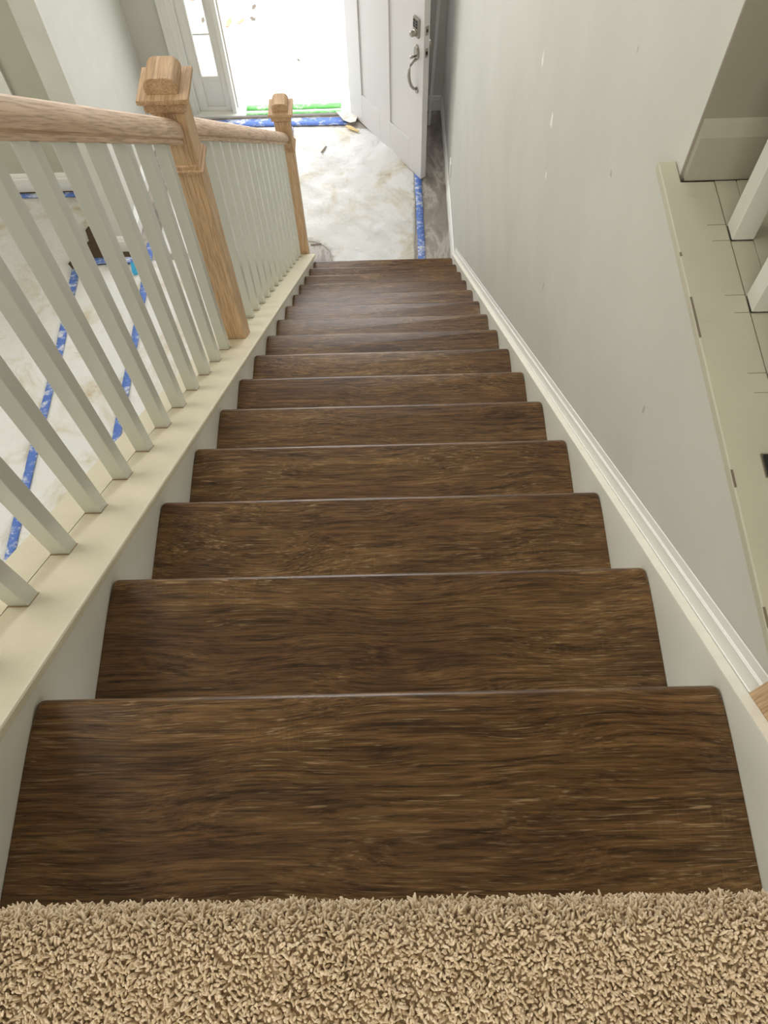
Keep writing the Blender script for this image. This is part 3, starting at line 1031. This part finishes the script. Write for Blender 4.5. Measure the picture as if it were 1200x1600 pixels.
blob('paper_scrap', (.205, 5.155, F + .012), [(-.09, .05), (-.03, .06), (.06, .05), (.075, .0), (.06, -.06), (.02, -.055), (-.03, -.02)], .002, 'paper', 'curled white paper scrap at the bottom hinge corner of the door', 'scrap', 3)
blob('wood_chip', (.235, 5.03, top_z(.235, 5.03)), [(-.045, .035), (-.01, .03), (.06, -.03), (.045, -.04), (-.01, -.01), (-.045, .02)], .005, 'chip', 'yellow wood chip lying on the white paper near the door', 'wood chip')
blob('wood_chip', (.033, 4.80, top_z(.033, 4.80)), [(-.025, -.03), (-.012, -.036), (.022, .03), (.01, .036)], .004, 'crack', 'small grey wood sliver on the paper in front of the door', 'wood chip')
blob('plastic_wrapper', (-1.245, 3.71, top_z(-1.245, 3.71)), [(-.035, .055), (-.005, .06), (.015, .02), (.03, -.045), (.0, -.05), (-.02, -.01)], .004, 'teal', 'crumpled teal wrapper on the paper seen between balusters', 'wrapper', 4)
blob('paper_scrap', (-.02, 3.90, F + .004), [(-.03, .008), (.04, .012), (.045, .004), (-.028, -.004)], .002, 'crack', 'dark sliver on the bare floor beside the last newel post', 'scrap')
rl = random.Random(4)
lv = [(-.80, 6.45, .10, 'leaf', 'brown dry leaf on the porch nearest the sidelight window'), (-.70, 6.47, .075, 'leaf', 'orange brown dry leaf on the porch beside the brown one'),
      (-.60, 6.50, .05, 'leaf2', 'grey dry leaf on the porch just right of the orange brown one'), (-.60, 6.66, .055, 'leaf2', 'grey dry leaf on the porch above the orange brown one'), (-.82, 6.84, .05, 'leaf2', 'grey dry leaf on the porch close to the door jamb at the top edge'),
      (-.72, 6.78, .04, 'leaf2', 'small grey dry leaf on the porch between the others at the top edge'), (-1.02, 6.5, .06, 'leaf2', 'grey dry leaf on the porch seen through the upper sidelight pane'), (-1.12, 6.8, .07, 'leaf', 'dry leaf on the porch behind the sidelight glass'),
      (-.2, 5.95, .03, 'leaf2', 'tiny grey dry leaf alone in the middle of the porch')]
for x, y, r, m, lb in lv:
    blob('dry_leaf', (x, y, F - .048), leafpoly(r * .62, rl.uniform(0, 6), rl.uniform(.35, .6), rl.uniform(.1, .3)), .002, m, lb, 'leaf', 2.5, 'dry leaves on the porch')

# frame of an added, unseen skylight around the ceiling fill light
w3 = thing('window_4', (-2.6, .5, CEIL), 'added unseen skylight frame around the ceiling fill light', 'window', kind='structure')
for a, b in (((-3.84, -1.04), (-3.8, 2.04)), ((-1.4, -1.04), (-1.36, 2.04)), ((-3.8, -1.04), (-1.4, -1.0)), ((-3.8, 2.0), (-1.4, 2.04))):
    obj('frame_bar', *box((a[0], a[1], CEIL - .03), (b[0], b[1], CEIL)), 'trim', w3)

# ------------------------------------------------------------------ carpet on the landing
def carpet():
    rng = np.random.default_rng(5)
    zt = RISE + .004                       # backing height on the flat
    ye_, R = -.292, .034                   # start of the rounded edge, radius of the roll

    def surf(t):
        """arc-length t forward from the edge start: returns y, z, ny, nz"""
        if t <= 0:
            return ye_ + t, zt, 0.0, 1.0
        a = min(t / R, math.pi / 2)
        y = ye_ + R * math.sin(a); z = zt - R + R * math.cos(a)
        if t > R * math.pi / 2:
            z -= t - R * math.pi / 2
        return y, z, math.sin(a), math.cos(a)
    x0, x1 = -.004, .905
    V, Fc = [], []
    # backing sheet
    ts = [-1.2, -.3] + list(np.linspace(0, R * math.pi / 2, 8)) + [R * math.pi / 2 + .03]
    for t_ in ts:
        y, z, _, _ = surf(t_)
        V += [(x0, y, z), (x1, y, z)]
    for i in range(len(ts) - 1):
        Fc.append((2 * i, 2 * i + 1, 2 * i + 3, 2 * i + 2))
    nb = len(V)
    strands = []
    sp_ = .0031
    t_ = -.20
    rows = []
    while t_ < R * math.pi / 2 + .012:
        x = x0 + .002
        while x < x1:
            strands.append((x + rng.uniform(-.5, .5) * sp_, t_ + rng.uniform(-.5, .5) * sp_, 1.0))
            x += sp_
        t_ += sp_
    t_ = -.21
    while t_ > -1.0:
        x = x0 + .003
        while x < x1:
            strands.append((x + rng.uniform(-.5, .5) * .008, t_ + rng.uniform(-.5, .5) * .008, 2.2))
            x += .008
        t_ -= .008
    seg, rings = 5, 4
    SV, SF = [], []
    base = nb
    for (x, t_, fat) in strands:
        y, z, ny, nz = surf(t_)
        n3 = Vector((0, ny, nz))
        a = rng.uniform(0, 2 * math.pi)
        side = Vector((math.cos(a), math.sin(a) * nz, -math.sin(a) * ny))
        lean = rng.uniform(.25, 1.15)
        L = rng.uniform(.0065, .0105) * (1 + .55 * mnoise.noise(Vector((x * 55, t_ * 55, 1.3))) + .35 * mnoise.noise(Vector((x * 140, t_ * 140, 4.1))))
        r = rng.uniform(.00115, .0017) * fat
        p = Vector((x, y, z))
        d0 = (n3 + side * lean * .35).normalized()
        d1 = (n3 + side * lean * 1.6 + Vector((rng.uniform(-.5, .5), rng.uniform(-.5, .5), 0)) * .5).normalized()
        pts = [p, p + d0 * L * .4, p + d0 * L * .55 + d1 * L * .25, p + d0 * L * .55 + d1 * L * .55]
        rad = [r * .85, r, r * 1.1, r * .45]
        u = d0.cross(Vector((1, .3, .2))).normalized(); w = d0.cross(u)
        for q, rr in zip(pts, rad):
            for i in range(seg):
                g = 2 * math.pi * i / seg
                SV.append(q + (u * math.cos(g) + w * math.sin(g)) * rr)
        for j in range(rings - 1):
            for i in range(seg):
                k = (i + 1) % seg
                SF.append((base + j * seg + i, base + j * seg + k, base + (j + 1) * seg + k, base + (j + 1) * seg + i))
        SF.append(tuple(base + (rings - 1) * seg + i for i in range(seg)))
        base += rings * seg
    me = bpy.data.meshes.new('carpet')
    me.from_pydata([tuple(q) for q in V] + [tuple(q) for q in SV], [], Fc + SF)
    me.materials.append(M['carpet'])
    me.shade_smooth()
    o = bpy.data.objects.new('carpet', me)
    COL.objects.link(o)
    return tag(o, 'beige shaggy carpet on the landing at the top of the stairs', 'carpet', kind='stuff')


carpet()
